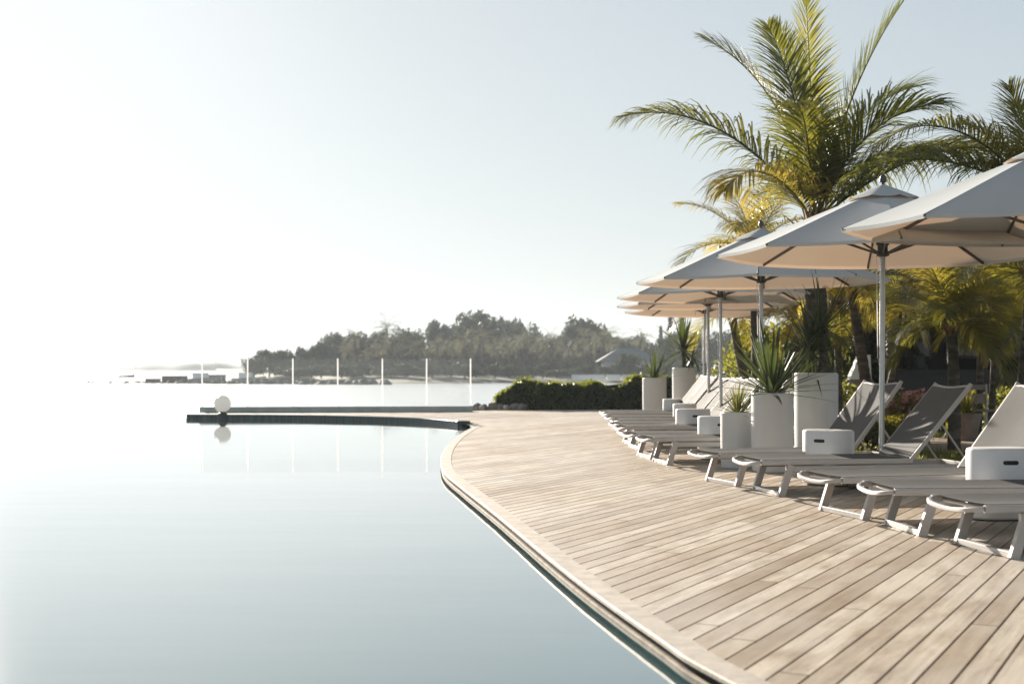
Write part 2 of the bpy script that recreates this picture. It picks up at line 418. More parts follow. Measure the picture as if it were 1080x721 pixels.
m = ribbon(EDGE, -.14, -.022, -.6, -.018); tag(m.build('deck_edge_recess', M['gap']), kind='structure')  # black back wall, shade under the border board put into its colour
m = ribbon(EDGE, -.10, -.006, -.5, -.052, .001); m2 = None
tag(m.build('pool_coping_ledge', M['ledge']), kind='structure')
tag(ribbon(WALL[8:], -.26, .0, -.9, .03).build('pool_wall', M['tile']), 'dark tiled pool wall curving away from the deck', kind='structure')
# pool: one sheet whose far left side spills over a thin weir
pool = [p for p in inset(EDGE, .06)] + [p for p in inset(WALL[1:], .12)] + [Vector(p) for p in ((-7.3,29.44,0),(-60,29.9,0),(-60,-12,0),(4.6,-12,0))]
bm = poly_sheet(pool, -.068); me = bpy.data.meshes.new('pool_water'); bm.to_mesh(me); bm.free(); me.materials.append(M['pool'])
o = bpy.data.objects.new('pool_water', me); col.objects.link(o); tag(o, 'still pale teal infinity pool water mirroring the bright sky', kind='structure')
m = MB(); m.box(-60,-7.22,29.46,29.7,-1.3,-.075); tag(m.build('pool_weir', M['tile']), kind='structure')
m = MB(); m.add([(-2600,-40,-1.2),(2600,-40,-1.2),(2600,2600,-1.2),(-2600,2600,-1.2)], [(0,1,2,3)])
tag(m.build('sea', M['sea'], smooth=False), 'calm pale sea reaching to the horizon', kind='structure')
# land behind the deck on the right
land = [Vector(p) for p in ((4.4,33.7,0),(4.4,36,0),(5,60,0),(60,60,0),(60,-12,0),(8.2,-12,0))]
bm = poly_sheet([p for p in REAR[::-1]] , -.05) if False else poly_sheet([REAR[i] for i in range(len(REAR))] + [Vector((8.2,-12,0)),Vector((60,-12,0)),Vector((60,60,0)),Vector((3,60,0)),Vector((-.6,38,0)),Vector((-.6,33.3,0))], -.05)
me = bpy.data.meshes.new('garden_ground'); bm.to_mesh(me); bm.free(); me.materials.append(M['lawn'])
o = bpy.data.objects.new('garden_ground', me); col.objects.link(o); tag(o, kind='structure')
m = ribbon([p for p in REAR], -.0, .03, -.4, -.006); tag(m.build('deck_rear_kerb', M['gap']), kind='structure')
m = MB()
m.box(-.7,60,33.7,59,-1.4,-.07); tag(m.build('garden_bank', M['rock']), kind='structure')
# sandy path
pc = catmull([(14,13.5),(9,15.6),(6.6,18.0),(5.6,20.6),(5.5,24),(6,29)], 8)
m = MB(); rows = []
for i, p in enumerate(pc):
    t = (pc[min(i+1,len(pc)-1)]-pc[max(i-1,0)]).normalized(); n = Vector((-t.y,t.x,0)); h = 1.15+.15*math.sin(i*1.7)
    rows.append([(p.x+n.x*h,p.y+n.y*h,-.044),(p.x-n.x*h,p.y-n.y*h,-.044)])
for i in range(len(rows)-1):
    m.add(rows[i]+rows[i+1], [(0,1,3,2)])
tag(m.build('path', M['sand'], smooth=False), 'pale sandy garden path behind the loungers', kind='structure')
# lawn grass (uncountable)
def in_poly(x, y, P):
    c = False; n = len(P); j = n-1
    for i in range(n):
        if (P[i].y > y) != (P[j].y > y) and x < (P[j].x-P[i].x)*(y-P[i].y)/(P[j].y-P[i].y)+P[i].x: c = not c
        j = i
    return c
def path_d(x, y): return min((p.x-x)**2+(p.y-y)**2 for p in pc)**.5
m = MB(); n = 0
while n < 16000:
    y = rng.uniform(9.5,30); x = rng.uniform(3.8, .42*y+1.2)
    if in_poly(x,y,OUT) or path_d(x,y) < 1.1+rng.uniform(0,.25): continue
    n += 1
    a = rng.uniform(0,2*PI); h = rng.uniform(.04,.11); wd = .006+.00035*y; l = rng.uniform(0,.05)
    dx, dy = math.cos(a)*wd, math.sin(a)*wd
    m.add([(x-dx,y-dy,-.05),(x+dx,y+dy,-.05),(x-dy*l/wd,y+dx*l/wd,-.05+h)], [(0,1,2)])
tag(m.build('grass', M['grass'], smooth=False), 'short backlit grass on the lawn behind the deck', 'grass', kind='stuff')

# ------------------------------------------------------------------ sun loungers
def make_lounger():
    root = empty('sun_lounger'); W = .31
    f = MB()
    for s in (-1,1):
        f.bar([(-.17,s*W,.277),(1.14,s*W,.277)], .032, .042)                     # seat rails
        f.bar([(.04,s*(W-.002),.222),(1.74,s*(W-.002),.222)], .03, .052)               # lower beams
    loop = []
    for i in range(17):
        y = -W+2*W*i/16; q = math.sin(PI*i/16)
        loop.append((-.17-.06*min(1,q*2.0)**.6, y, .279-.030*q**.9))
    f.bar(loop, .030, .028, .25)
    for x in (-.1,1.1): f.tube([(x,-W,.268),(x,W,.268)], .012, 8)
    f.bar([(1.72,-W,.222),(1.72,W,.222)], .03, .05)
    for x in (.45,.85): f.bar([(x,-W,.245),(x,W,.245)], .03, .02)
    f.build('frame', M['frame'], root)
    for x0, dx in ((0,.085),(1.40,.06)):
        l = MB()
        for s in (-1,1): l.bar([(x0,s*W,.0),(x0+dx,s*W,.255)], .04, .056, .08, up=(1,0,0))
        l.bar([(x0+.006,-W+.0,.0195),(x0+.006,W-.0,.0195)], .046, .037, .1)
        l.build('leg', M['frame'], root)
    def sheet(fn, nx, ny, th=.004):
        m = MB(); top = [[fn(i/nx, j/ny) for j in range(ny+1)] for i in range(nx+1)]
        ring = lambda g, dz: [Vector(p)+Vector((0,0,dz)) for row in g for p in row]
        k = ny+1; fs = [(i*k+j,i*k+j+1,(i+1)*k+j+1,(i+1)*k+j) for i in range(nx) for j in range(ny)]
        m.add(ring(top,0), [q[::-1] for q in fs]); m.add(ring(top,-th), fs)
        return m
    st = sheet(lambda u,v: (-.145+1.27*u-.0, -W+.012+(2*W-.024)*v, .3015-.022*math.sin(PI*v)*min(1,6*u+.3)*min(1,6*(1-u)+.3)), 14, 8)
    st.build('seat', M['sling'], root)
    bk = empty('backrest'); bk.parent = root; bk.location = (1.13,0,.285); bk.rotation_euler = (0,-R(50),0)
    b = MB(); L = .80
    for s in (-1,1): b.bar([(-.0,s*W,0),(L,s*W,0)], .03, .036)
    b.tube([(L-.006,-W,.006)]+[(L+.012-.03*math.sin(PI*i/8),-W+2*W*i/8,.0) for i in range(1,8)]+[(L-.006,W,.006)], .014, 8)
    for s in (-1,1): b.tube([(L-.01,s*W,0),(L+.028,s*W,.004)], .019, 8)
    b.tube([(.03,-W,-.005),(.03,W,-.005)], .012, 8)
    fr = b.build('backrest_frame', M['frame'], bk)
    sl = sheet(lambda u,v: (.015+(L-.03)*u - .022*math.sin(PI*v)*max(0,u*4-3), -W+.012+(2*W-.024)*v, .021-.012*math.sin(PI*v)*math.sin(PI*min(1,max(0,u)))), 10, 8)
    sl.build('backrest_sling', M['sling'], bk)
    for s in (-1,1):
        p = MB(); p.tube([(1.13+.42*math.cos(R(50)),s*(W-.03),.285+.42*math.sin(R(50))),(1.66,s*(W-.03),.245)], .009, 8)
        p.build('strut', M['frame'], root)
    return root
def lounger_from(far, near, ang=None):
    a, b = at(*far), at(*near); c = (a+b)/2
    return c
LNG = [  # far foot px, near foot px, heading (deg), label
 ((1010.7,573.8),(1068.9,588.9), 9,'sun lounger nearest the camera, only its curved foot end showing before the stool'),
 ((932.9,552.2),(976,566.7), 3,'grey sun lounger second from the camera, its foot end just left of the nearest lounger'),
 ((872.2,537.8),(906.7,548.9), 14,'sun lounger with a big sunlit raised backrest behind the nearest white stool'),
 ((797.5,515.8),(823.3,523.3), 9,'sun lounger with half shaded backrest, in front of the oval stool and parasol pole'),
 ((750.8,506.7),(773.3,513.3), 16,'sun lounger running in front of the three big planters, lattice shadow on its backrest'),
 ((691.7,485.6),(703.9,491.1), 8,'closest sun lounger of the distant row, foot end just left of the small planter'),
 ((676.7,480.6),(684.4,484.2), 8,'second sun lounger of the distant row, behind the stool half hidden by the small planter'),
 ((660.6,470.6),(667.8,474.4), 5,'third sun lounger of the distant row, in front of the slotted stool'),
 ((655.6,466.1),(660,469.4), 6,'fourth sun lounger of the distant row, just behind the slotted stool'),
 ((648.3,461.1),(653.3,464.6), 4,'fifth sun lounger of the distant row, before the middle one of three far stools'),
 ((642.2,457.2),(646.6,459.9), 5,'sixth sun lounger of the distant row, between the middle and the farthest stool'),
 ((637.6,452.3),(642.6,454.9), 3,'seventh sun lounger of the distant row, in front of the farthest stool'),
 ((635.5,449.6),(640.5,451.9), 4,'farthest sun lounger of the row, beside the two distant planters'),
]
proto = make_lounger(); LP = []
for i, (a, b, ang, lab) in enumerate(LNG):
    o = proto if i == 0 else copy_tree(proto)
    c = lounger_from(a, b); o.location = c+Vector((.17 if i > 8 else .07 if i > 6 else 0,0,0)); o.rotation_euler = (0,0,R(ang)); LP.append(c)
    for k in kids(o):
        if k.name.startswith('backrest'): k.rotation_euler.y = -R(50+(i*37 % 5-2)*.7)
    tag(o, lab, 'sun lounger', 'sun loungers along the deck')
for i in range(1, len(LP)): pass

# ------------------------------------------------------------------ parasols
def make_umbrella():
    root = empty('parasol'); RM = 1.45; ZR = 2.06; ZA = 2.64
    p = MB(); p.lathe([(.024,.03),(.024,2.62)], 16); p.lathe([(.028,1.08),(.028,1.13)], 16)
    pl = p.build('pole', M['alu'], root)
    k = MB(); k.bar([(.028,0,1.105),(.075,0,1.105)], .014, .014); k.build('crank_pin', M['darkmetal'], pl)
    b = MB(); b.box(-.3,.3,-.3,.3,.004,.03); b.lathe([(.045,.03),(.04,.2),(.03,.21)], 16); b.build('base', M['darkmetal'], root)
    h = MB(); h.lathe([(.03,2.03),(.058,2.04),(.058,2.075),(.045,2.08),(.045,2.13),(.058,2.135),(.058,2.16),(.03,2.17)], 16); h.build('hub', M['darkmetal'], root)
    V = [Vector((RM*math.cos(2*PI*i/8), RM*math.sin(2*PI*i/8), ZR)) for i in range(8)]; A = Vector((0,0,ZA))
    c = MB(); NU, NW = 10, 6
    for i in range(8):
        a, d = V[i], V[(i+1)%8]; g = []
        for u in range(NU+1):
            t = .03+.97*u/NU; row = []
            for v in range(NW+1):
                s = v/NW; e = a.lerp(d, s)
                q = A.lerp(e, t); sag = math.sin(PI*s)*t
                q.z -= .016*sag*(1.0-.35*t); q.x *= 1-.010*sag; q.y *= 1-.010*sag
                row.append(q)
            g.append(row)
        # short hem under the rim
        g.append([Vector((q.x*1.0,q.y*1.0,q.z-.028)) for q in g[-1]])
        c.loft(g, closed=False)
    can = c.build('canopy', M['canvas'], root, angle=12)
    vt = MB(); rows = []
    for t, r_, z in ((0,.02,2.668),(1,.17,2.605),(2,.31,2.545)):
        rows.append([Vector((r_*math.cos(2*PI*j/48), r_*math.sin(2*PI*j/48), z - (.016*abs(math.cos(4*2*PI*j/48)) if t == 2 else 0)*1.0)) for j in range(48)])
    vt.loft(rows, cap=False); vt.build('vent', M['canvas'], can, angle=30)
    for i in range(8):
        e = V[i]; r_ = MB(); off = Vector((0,0,-.022))
        r_.bar([A.lerp(e,.04)+off*1.4, A.lerp(e,.5)+off, e*1.0+Vector((0,0,-.012))], .018, .026)
        rb = r_.build('rib', M['rib'], root)
        s_ = MB(); dxy = Vector((e.x,e.y,0)).normalized()
        s_.bar([dxy*.05+Vector((0,0,2.06)), A.lerp(e,.52)+off*1.5], .012, .018); s_.build('strut', M['rib'], rb)
    fn = MB(); fn.lathe([(.012,2.64),(.016,2.685),(.03,2.692),(.033,2.718),(.023,2.748),(.006,2.765)], 16); fn.build('finial', M['darkmetal'], root)
    cd_ = MB(); cd_.tube([(.05,-.01,2.05),(.044,-.012,1.6),(.036,-.01,1.13)], .0035, 6); cd_.build('cord', M['post'], root)
    return root
UMB = [((3.85,9.62), 8,'nearest pale octagonal parasol, cut by the right edge, one bright sunlit panel'),
       ((3.27,11.75), 10,'pale octagonal parasol with grey finial, pole rising behind the oval stool'),
       ((2.90,15.45), 12,'pale parasol with its pole behind the large spiky yucca planter'),
       ((2.93,18.6), 12,'pale parasol whose pole is rightmost of three close together poles'),
       ((3.15,21.2), 10,'pale parasol whose pole is the middle one of three close together poles'),
       ((3.48,24.1), 10,'farthest pale parasol, pole leftmost of three close together poles')]
proto = make_umbrella()
for i, ((x,y), rot, lab) in enumerate(UMB):
    o = proto if i == 0 else copy_tree(proto)
    o.location = (x,y,0.004); o.rotation_euler = (R((i*53 % 7-3)*.25),R((i*31 % 5-2)*.3),R(180-rot))
    tag(o, lab, 'parasol', 'parasols over the loungers')

# ------------------------------------------------------------------ stools
def make_stool():
    root = empty('stool'); m = MB(); a, b, H = .24, .15, .485
    def ring(sx, z, n=48):
        r_ = b-sx; st = a-b; pts = []
        for j in range(n):
            t = 2*PI*j/n; c, s = math.cos(t), math.sin(t)
            pts.append(Vector((c*r_ + (st if c > 0 else -st)*min(1,abs(c)*6), s*r_, z)))
        return pts
    rows = [ring(.012,0),ring(.0,.012),ring(0,H-.02),ring(.006,H-.006),ring(.018,H),ring(.09,H+.001)]
    m.loft(rows); m.build('body', M['stool'], root, angle=40)
    s = MB(); w_, h_ = .055, .0145; pts = []
    for k, sg in ((0,1),(1,-1)):
        for j in range(9):
            t = -PI/2+PI*j/8 + (0 if k == 0 else PI)
            pts.append((sg*(w_-h_)+math.cos(t)*h_, math.sin(t)*h_))
    y0 = -b-.0015
    s.loft([[Vector((x,y0+.006,0.39+z)) for x,z in pts],[Vector((x,y0,0.39+z)) for x,z in pts]]); s.build('handle_slot', M['slot'], root)  # dark plate set on the side, its black stands in for the hole's shade
    f = MB(); f.loft([ring(.03,-.012),ring(.03,.002)]); f.build('foot_rim', M['darkmetal'], root)
    return root
STL = [((3.40,9.23), 5,'large white oval stool with handle slot, at the right edge beside the nearest parasol'),
       ((2.84,11.92), -45,'white oval stool with dark handle slot standing in front of the tallest planter'),
       ((2.38,15.32), 8,'white stool half hidden behind the small planter with the spiky rosette'),
       ((2.46,18.05), 10,'white stool with dark handle slot, front one of the three far stools'),
       ((2.70,20.75), 60,'white stool in the middle of the three far stools'),
       ((2.90,23.9), 60,'farthest white stool, just in front of the two distant planters')]
proto = make_stool()
for i, ((x,y), rot, lab) in enumerate(STL):
    o = proto if i == 0 else copy_tree(proto)
    o.location = (x,y,.012); o.rotation_euler = (0,0,R(rot)); tag(o, lab, 'stool', 'white oval stools between the loungers')

# ------------------------------------------------------------------ planters and their plants
def planter(name, loc, r, h, lab, taper=.06):
    root = empty('planter', loc); m = MB()
    m.lathe([(r*(1-taper)-.012,0),(r*(1-taper),.012),(r*(1-taper*.55),h*.12),(r*(1-taper*.25),h*.28),(r*(1-taper*.07),h*.48),(r,h*.75),(r,h-.012),(r-.008,h-.002),(r-.022,h),(r-.03,h-.01),(r-.03,h-.07)], 40, cap1=False)
    m.build('pot', M['pot'], root, angle=30)
    s = MB(); s.lathe([(r-.03,h-.06),(r*.5,h-.045),(.01,h-.035)], 24, cap0=False); s.build('soil', M['soil'], root)
    return tag(root, lab, 'planter', 'tall white cylindrical planters')
def blade(m, base, az, el, L, wd, droop, seg=6, fold=.35):
    p = Vector(base); e = el; st = L/seg; ch = Vector((math.cos(az),math.sin(az),0)); side = Vector((-math.sin(az),math.cos(az),0)); rows = []
    for i in range(seg+1):
        t = i/seg; d = ch*math.cos(e)+Vector((0,0,math.sin(e))); nrm = side.cross(d)*-1
        ww = wd*(.65+.9*t if t < .35 else (1-(t-.35)/.65)**.8*.965+.0)*.5
        ww = max(ww, .0004)
        rows.append([p-side*ww+nrm*-fold*ww*-1, p.copy(), p+side*ww+nrm*fold*ww])
        p = p+d*st; e -= droop/seg
    m.loft(rows, closed=False)
def rosette(n, L, wd, elr, seed, base=(0,0,0), droop=(.1,.7), r0=.03, m=None):
    q = random.Random(seed); m = m or MB()
    for i in range(n):
        t = i/(n-1); az = i*2.39996+q.uniform(-.2,.2); el = R(elr[1]+(elr[0]-elr[1])*(1-(1-t)**1.2)) if False else R(elr[0]+(elr[1]-elr[0])*t+q.uniform(-6,6))
        l = L*q.uniform(.78,1.08)*(1 if el > 0 else .85)
        b = Vector(base)+Vector((math.cos(az)*r0,math.sin(az)*r0,q.uniform(-.02,.03)+.05*t))
        blade(m, b, az, el, l, wd*q.uniform(.85,1.15), q.uniform(*droop)*(1.2-t))
    return m
PL = {'small':(2.37,13.95,.178,.59),'mid':(2.64,13.46,.212,.80),'tall':(3.22,14.05,.228,1.0),'far':(2.79,26.0,.235,.86),'fartall':(3.46,26.7,.235,1.06)}
LB = {'small':'short white planter with a small pale spiky rosette, leftmost of the three near planters','mid':'white planter with the big green sword leaved yucca, between short and tall planter',
      'tall':'tallest near white planter, holding the dark yucca, behind the oval stool','far':'distant white planter with upright yucca in front of the hedge','fartall':'distant taller white planter holding the yucca with drooping dead leaves'}
for k, (x,y,r,h) in PL.items(): planter(k, (x,y,0), r, h, LB[k])
x,y,r,h = PL['small']; o = rosette(80, .32, .018, (2,82), 3, (0,0,0), (.0,.25), .02).build('rosette_plant', M['yucca_pale'])
o.location = (x,y,h-.03); tag(o, 'small pale green spiky rosette growing in the shortest white planter', 'plant')
x,y,r,h = PL['mid']; o = rosette(62, .76, .046, (-4,84), 11, (0,0,.02), (.0,.30), .04).build('yucca_plant', M['yucca'])
o.location = (x,y,h-.04); tag(o, 'big yucca with stiff green sword leaves fanning out of the middle planter', 'plant')
x,y,r,h = PL['tall']; root = empty('yucca_plant', (x,y,h-.04)); tag(root, 'dark yucca with several stems and radiating leaves in the tallest planter', 'plant')
for j, (dx,dy,hh,sd,LL) in enumerate(((-.06,-.03,.20,21,.60),(.08,.05,.46,22,.66),(-.05,.08,.36,23,.6))):
    t = MB(); t.tube([(dx*.5,dy*.5,-.03),(dx*.8,dy*.8,hh*.5),(dx,dy,hh)], [.04,.034,.028], 8); t.build('stem', M['trunk'], root)
    rosette(36, LL, .03, (-55,78), sd, (dx,dy,hh), (.0,.22), .02).build('leaf_head', M['yucca_dark'], root)
x,y,r,h = PL['far']; o = rosette(26, .62, .055, (14,88), 31, (0,0,0), (.0,.3), .05).build('yucca_plant', M['yucca'])
o.location = (x,y,h-.04); tag(o, 'upright yucca with few broad leaves in the nearer distant planter', 'plant')
x,y,r,h = PL['fartall']; root = empty('yucca_plant', (x,y,h-.04)); tag(root, 'tall yucca with a spiky head and hanging dead leaves in the farthest planter', 'plant')
t = MB(); t.tube([(0,0,-.03),(.0,0,.2),(-.02,0,.36)], [.05,.04,.035], 8); t.build('stem', M['trunk'], root)
rosette(56, .80, .05, (-30,86), 41, (-.02,0,.36), (.0,.35), .03).build('leaf_head', M['yucca'], root)
q = rosette(40, .5, .035, (-80,40), 42, (.15,-.05,.2), (.0,.5), .03); q.tube([(.02,0,-.03),(.15,-.05,.2)], [.03,.025], 8); q.build('leaf_head', M['yucca_dark'], root)

# ------------------------------------------------------------------ palms
def frond_mesh(az, el0, L, droop, leaf=.55, nl=46, hang=.6, seed=1, roll=0.0, bend=0.0, vee=.35):
    q = random.Random(seed); m = MB(); N = 22; P = []; D = []
    p = Vector((0,0,0)); e = el0; a = az
    for i in range(N+1):
        t = i/N; d = Vector((math.cos(a)*math.cos(e), math.sin(a)*math.cos(e), math.sin(e))); P.append(p.copy()); D.append(d)
        p = p+d*(L/N); e -= droop*(.35+1.3*t)/N; a += bend/N
    m.tube(P, [max(.004, .024*L/3*(1-.85*i/N)) for i in range(N+1)], 6)
    for sgn in (-1,1):
        nl2 = int(nl*1.5)
        for k in range(nl2):
            t = .12+.88*(k+.5+q.uniform(-.3,.3))/nl2; fi = t*N; i = min(int(fi), N-1); fr = fi-i
            b = P[i].lerp(P[i+1], fr); d = D[i]
            side = d.cross(Vector((0,0,1)))
            if side.length < .15: side = Vector((-math.sin(az),math.cos(az),0)).cross(Vector((0,0,1)))*.3+Vector((math.sin(az),-math.cos(az),0))
            side = side.normalized()*sgn
            up = side.cross(d).normalized()
            if up.z < 0: up = -up
            ll = 1.15*leaf*(math.sin(PI*min(1,(t*.86+.14)))**.55*.95+.12)*q.uniform(.85,1.1)
            dirv = (side*(1.0-.45*t)+d*(.45+.65*t)+up*(vee*(1-.6*t))+Vector((q.uniform(-.13,.13),q.uniform(-.13,.13),q.uniform(-.16,.12)))).normalized()
            wd = .0075*leaf/.55*q.uniform(.8,1.2)+.0025; pts = [b]; dd = dirv.copy(); st = ll/4; hh = hang*q.uniform(.6,1.5)
            for s in range(4):
                pts.append(pts[-1]+dd*st); dd = (dd+Vector((0,0,-hh*.42*(s+1)/2))).normalized()
            wv = d.cross(dirv).cross(dirv).normalized() if d.cross(dirv).length > .01 else up
            rows = [[pt-wv*wd*c, pt+wv*wd*c] for pt, c in zip(pts, (.55,1,.9,.6,.06))]
            m.loft(rows, closed=False)
    return m
def trunk_mesh(path, r0, r1, n=14, rings=26):
    P = catmull(path, rings//max(1,len(path)-1)); k = len(P)
    rr = [r0+(r1-r0)*i/(k-1) for i in range(k)]
    m = MB(); pts = []; rs = []
    for i in range(k-1):
        pts += [P[i], P[i].lerp(P[i+1], .72)]; rs += [rr[i]*1.07, rr[i]*.97]
    pts.append(P[-1]); rs.append(r1); m.tube(pts, rs, n); return m
def palm(name, base, top, r0, r1, fronds, label, group=None, mat='frond', lean=.1, skirt=True):
    root = empty(name, base); tag(root, label, 'palm tree', group)
    b = Vector(base); t = Vector(top)-b
    trunk_mesh([(0,0,-.08),(t.x*.3+lean*.4,t.y*.3,t.z*.35),(t.x*.75+lean*.3,t.y*.7,t.z*.72),tuple(t)], r0, r1).build('trunk', M['trunk'], root)
    if skirt:
        s = MB(); q = random.Random(hash(label) % 999)
        for i in range(16):
            az = i*2.4; rr = r1*.7; e = R(q.uniform(55,85)); p0 = t+Vector((math.cos(az)*rr,math.sin(az)*rr,-.28+q.uniform(0,.2)))
            blade(s, p0, az, e, q.uniform(.35,.6), .12*r1/.12, q.uniform(-.1,.4), 4, .5)
        s.build('frond_sheath', M['skirt'], root)
    for i, fa in enumerate(fronds):
        kw = dict(fa); mm = kw.pop('mat', mat); kw['seed'] = i*7+len(label)
        f = frond_mesh(**kw).build('frond', M[mm], root, angle=60); f.location = t
    return root
def rnd_fronds(n, L, seed, leaf=.5, elr=(-20,80), droop=(1.0,1.9), nl=36, hang=(.5,.9), mat=None):
    q = random.Random(seed); out = []
    for i in range(n):
        t = i/(n-1); el = R(elr[0]+(elr[1]-elr[0])*t)
        d = dict(az=i*2.39996+q.uniform(-.25,.25), el0=el, L=L*q.uniform(.85,1.1), droop=q.uniform(*droop)*(1-.45*t), leaf=leaf, nl=nl, hang=q.uniform(*hang))
        if mat: d['mat'] = mat if q.random() < .6 else 'frond'
        out.append(d)
    return out
LEFT, RIGHT, FRONT, BACKD = PI, 0.0, -PI/2, PI/2
PA = 18.0
mainf = [
 dict(az=LEFT+.15, el0=R(54), L=3.1, droop=1.35, leaf=.80, nl=70, hang=.95, mat='frond'),
 dict(az=LEFT-.25, el0=R(80), L=3.0, droop=1.0, leaf=.62, nl=66, hang=.4, mat='frond'),
 dict(az=LEFT+.9, el0=R(76), L=2.7, droop=.75, leaf=.62, nl=62, hang=.35, mat='frond_dark'),
 dict(az=BACKD+.2, el0=R(87), L=3.15, droop=.12, leaf=.52, nl=70, hang=.18, mat='frond'),
 dict(az=LEFT+.4, el0=R(84), L=2.6, droop=.4, leaf=.55, nl=62, hang=.25, mat='frond_dark'),
 dict(az=RIGHT-.2, el0=R(77), L=3.05, droop=.42, leaf=.58, nl=66, hang=.3, mat='frond_dark'),
 dict(az=RIGHT+.35, el0=R(73), L=2.6, droop=1.15, leaf=.82, nl=66, hang=.45, mat='frond_dark'),
 dict(az=RIGHT-.6, el0=R(68), L=2.3, droop=1.4, leaf=.88, nl=62, hang=.6, mat='frond_dark'),
 dict(az=RIGHT-.15, el0=R(58), L=1.8, droop=1.3, leaf=.88, nl=56, hang=.75, mat='frond_dark'),
 dict(az=FRONT-.35, el0=R(66), L=2.3, droop=1.5, leaf=.68, nl=60, hang=.8, mat='frond'),
 dict(az=LEFT+.75, el0=R(42), L=2.1, droop=1.7, leaf=.78, nl=58, hang=1.0, mat='frond_gold'),
 dict(az=BACKD-.4, el0=R(60), L=2.2, droop=1.1, leaf=.7, nl=52, hang=.6, mat='frond_dark'),
 dict(az=RIGHT+.25, el0=R(48), L=2.85, droop=1.35, leaf=.62, nl=64, hang=.9, mat='frond'),
 dict(az=RIGHT-.22, el0=R(41), L=2.95, droop=1.25, leaf=.95, nl=84, hang=1.1, mat='frond_dark'),
]
for f_ in mainf: f_['L'] *= 1.05
c0 = atd(859,236,PA)
palm('palm_tree', (4.22,PA,-.05), c0, .175, .12, mainf, 'tall palm with the big feathery crown rising highest above the parasols', None, 'frond', -.05)
c1 = atd(1092,206,15.2)
ef = [dict(az=LEFT-.1, el0=R(62), L=1.2, droop=.8, leaf=.45, nl=40, hang=.4, mat='frond_gold'), dict(az=LEFT+.5, el0=R(80), L=1.3, droop=.5, leaf=.42, nl=40, hang=.3, mat='frond'),
      dict(az=BACKD, el0=R(75), L=1.4, droop=.7, leaf=.45, nl=40, hang=.4, mat='frond_dark'), dict(az=LEFT+.2, el0=R(38), L=1.1, droop=1.1, leaf=.45, nl=36, hang=.7, mat='frond'),
      dict(az=LEFT-.12, el0=R(30), L=2.3, droop=1.25, leaf=.75, nl=56, hang=1.0, mat='frond_dark'), dict(az=LEFT+.35, el0=R(44), L=2.4, droop=1.6, leaf=.6, nl=54, hang=.9, mat='frond'), dict(az=RIGHT, el0=R(60), L=1.8, droop=1.2, leaf=.5, nl=40, hang=.6), dict(az=FRONT, el0=R(50), L=1.5, droop=1.3, leaf=.5, nl=40, hang=.7), dict(az=RIGHT+1, el0=R(40), L=1.7, droop=1.3, leaf=.5, nl=40, hang=.7)]
palm('palm_tree', (c1.x+.25,15.2,-.05), c1, .11, .08, ef, 'palm whose crown sticks up at the right edge above the nearest parasol', None, 'frond')
GP = 'low palms in the garden behind the parasols'
def gp(px, py, d, bx, n, L, seed, label, r=.07, leaf=.5, nl=36, mat='frond_gold', elr=(-15,80), droop=(1.1,2.0)):
    t = atd(px, py, d); palm('palm_tree', ((bx-540)/F*d, d, -.05), t, r*1.15, r*.85, rnd_fronds(n, L, seed, leaf, elr, droop, nl, mat=mat), label, GP, 'frond', .05)
gp(1003,340,17.7,1006,15,1.15,5,'low golden palm with the ringed trunk standing on the path behind the shaded lounger backrest', .075, .46, 40)
gp(795,262,24.0,798,14,1.75,6,'palm behind the far parasols whose fronds poke out left of the tall palm', .09, .55, 34)
gp(898,300,20.5,918,14,1.35,8,'low bushy palm between the tall palm trunk and the second parasol pole', .08, .5, 34)
gp(1034,318,21.0,1031,12,1.2,9,'low palm on a thin trunk just right of the ringed palm trunk', .055, .45, 30)
gp(1049,330,21.6,1044,12,1.1,10,'low palm on the thinnest trunk in the dark part of the garden', .05, .45, 30)
gp(1085,285,18.5,1072,15,1.35,12,'low palm at the right edge hanging fronds below the nearest parasol', .06, .5, 34)
gp(882,322,23.2,884,15,1.45,21,'low golden palm filling the gap right of the tall palm trunk', .06, .5, 34)
gp(962,300,25.6,930,14,1.6,23,'low palm leaning over the flowering bush before the dark pavilion', .06, .5, 34)
gp(1024,288,24.6,1062,14,1.6,24,'low palm leaning left before the pavilion columns', .06, .5, 34)
gp(838,325,25.5,840,12,1.3,16,'low palm hidden behind the dark yucca and the tall palm trunk', .08, .5, 30)
gp(772,330,27.5,790,13,1.35,18,'low palm seen between the parasol poles, yellow fronds hanging under the canopies', .09, .5, 30)

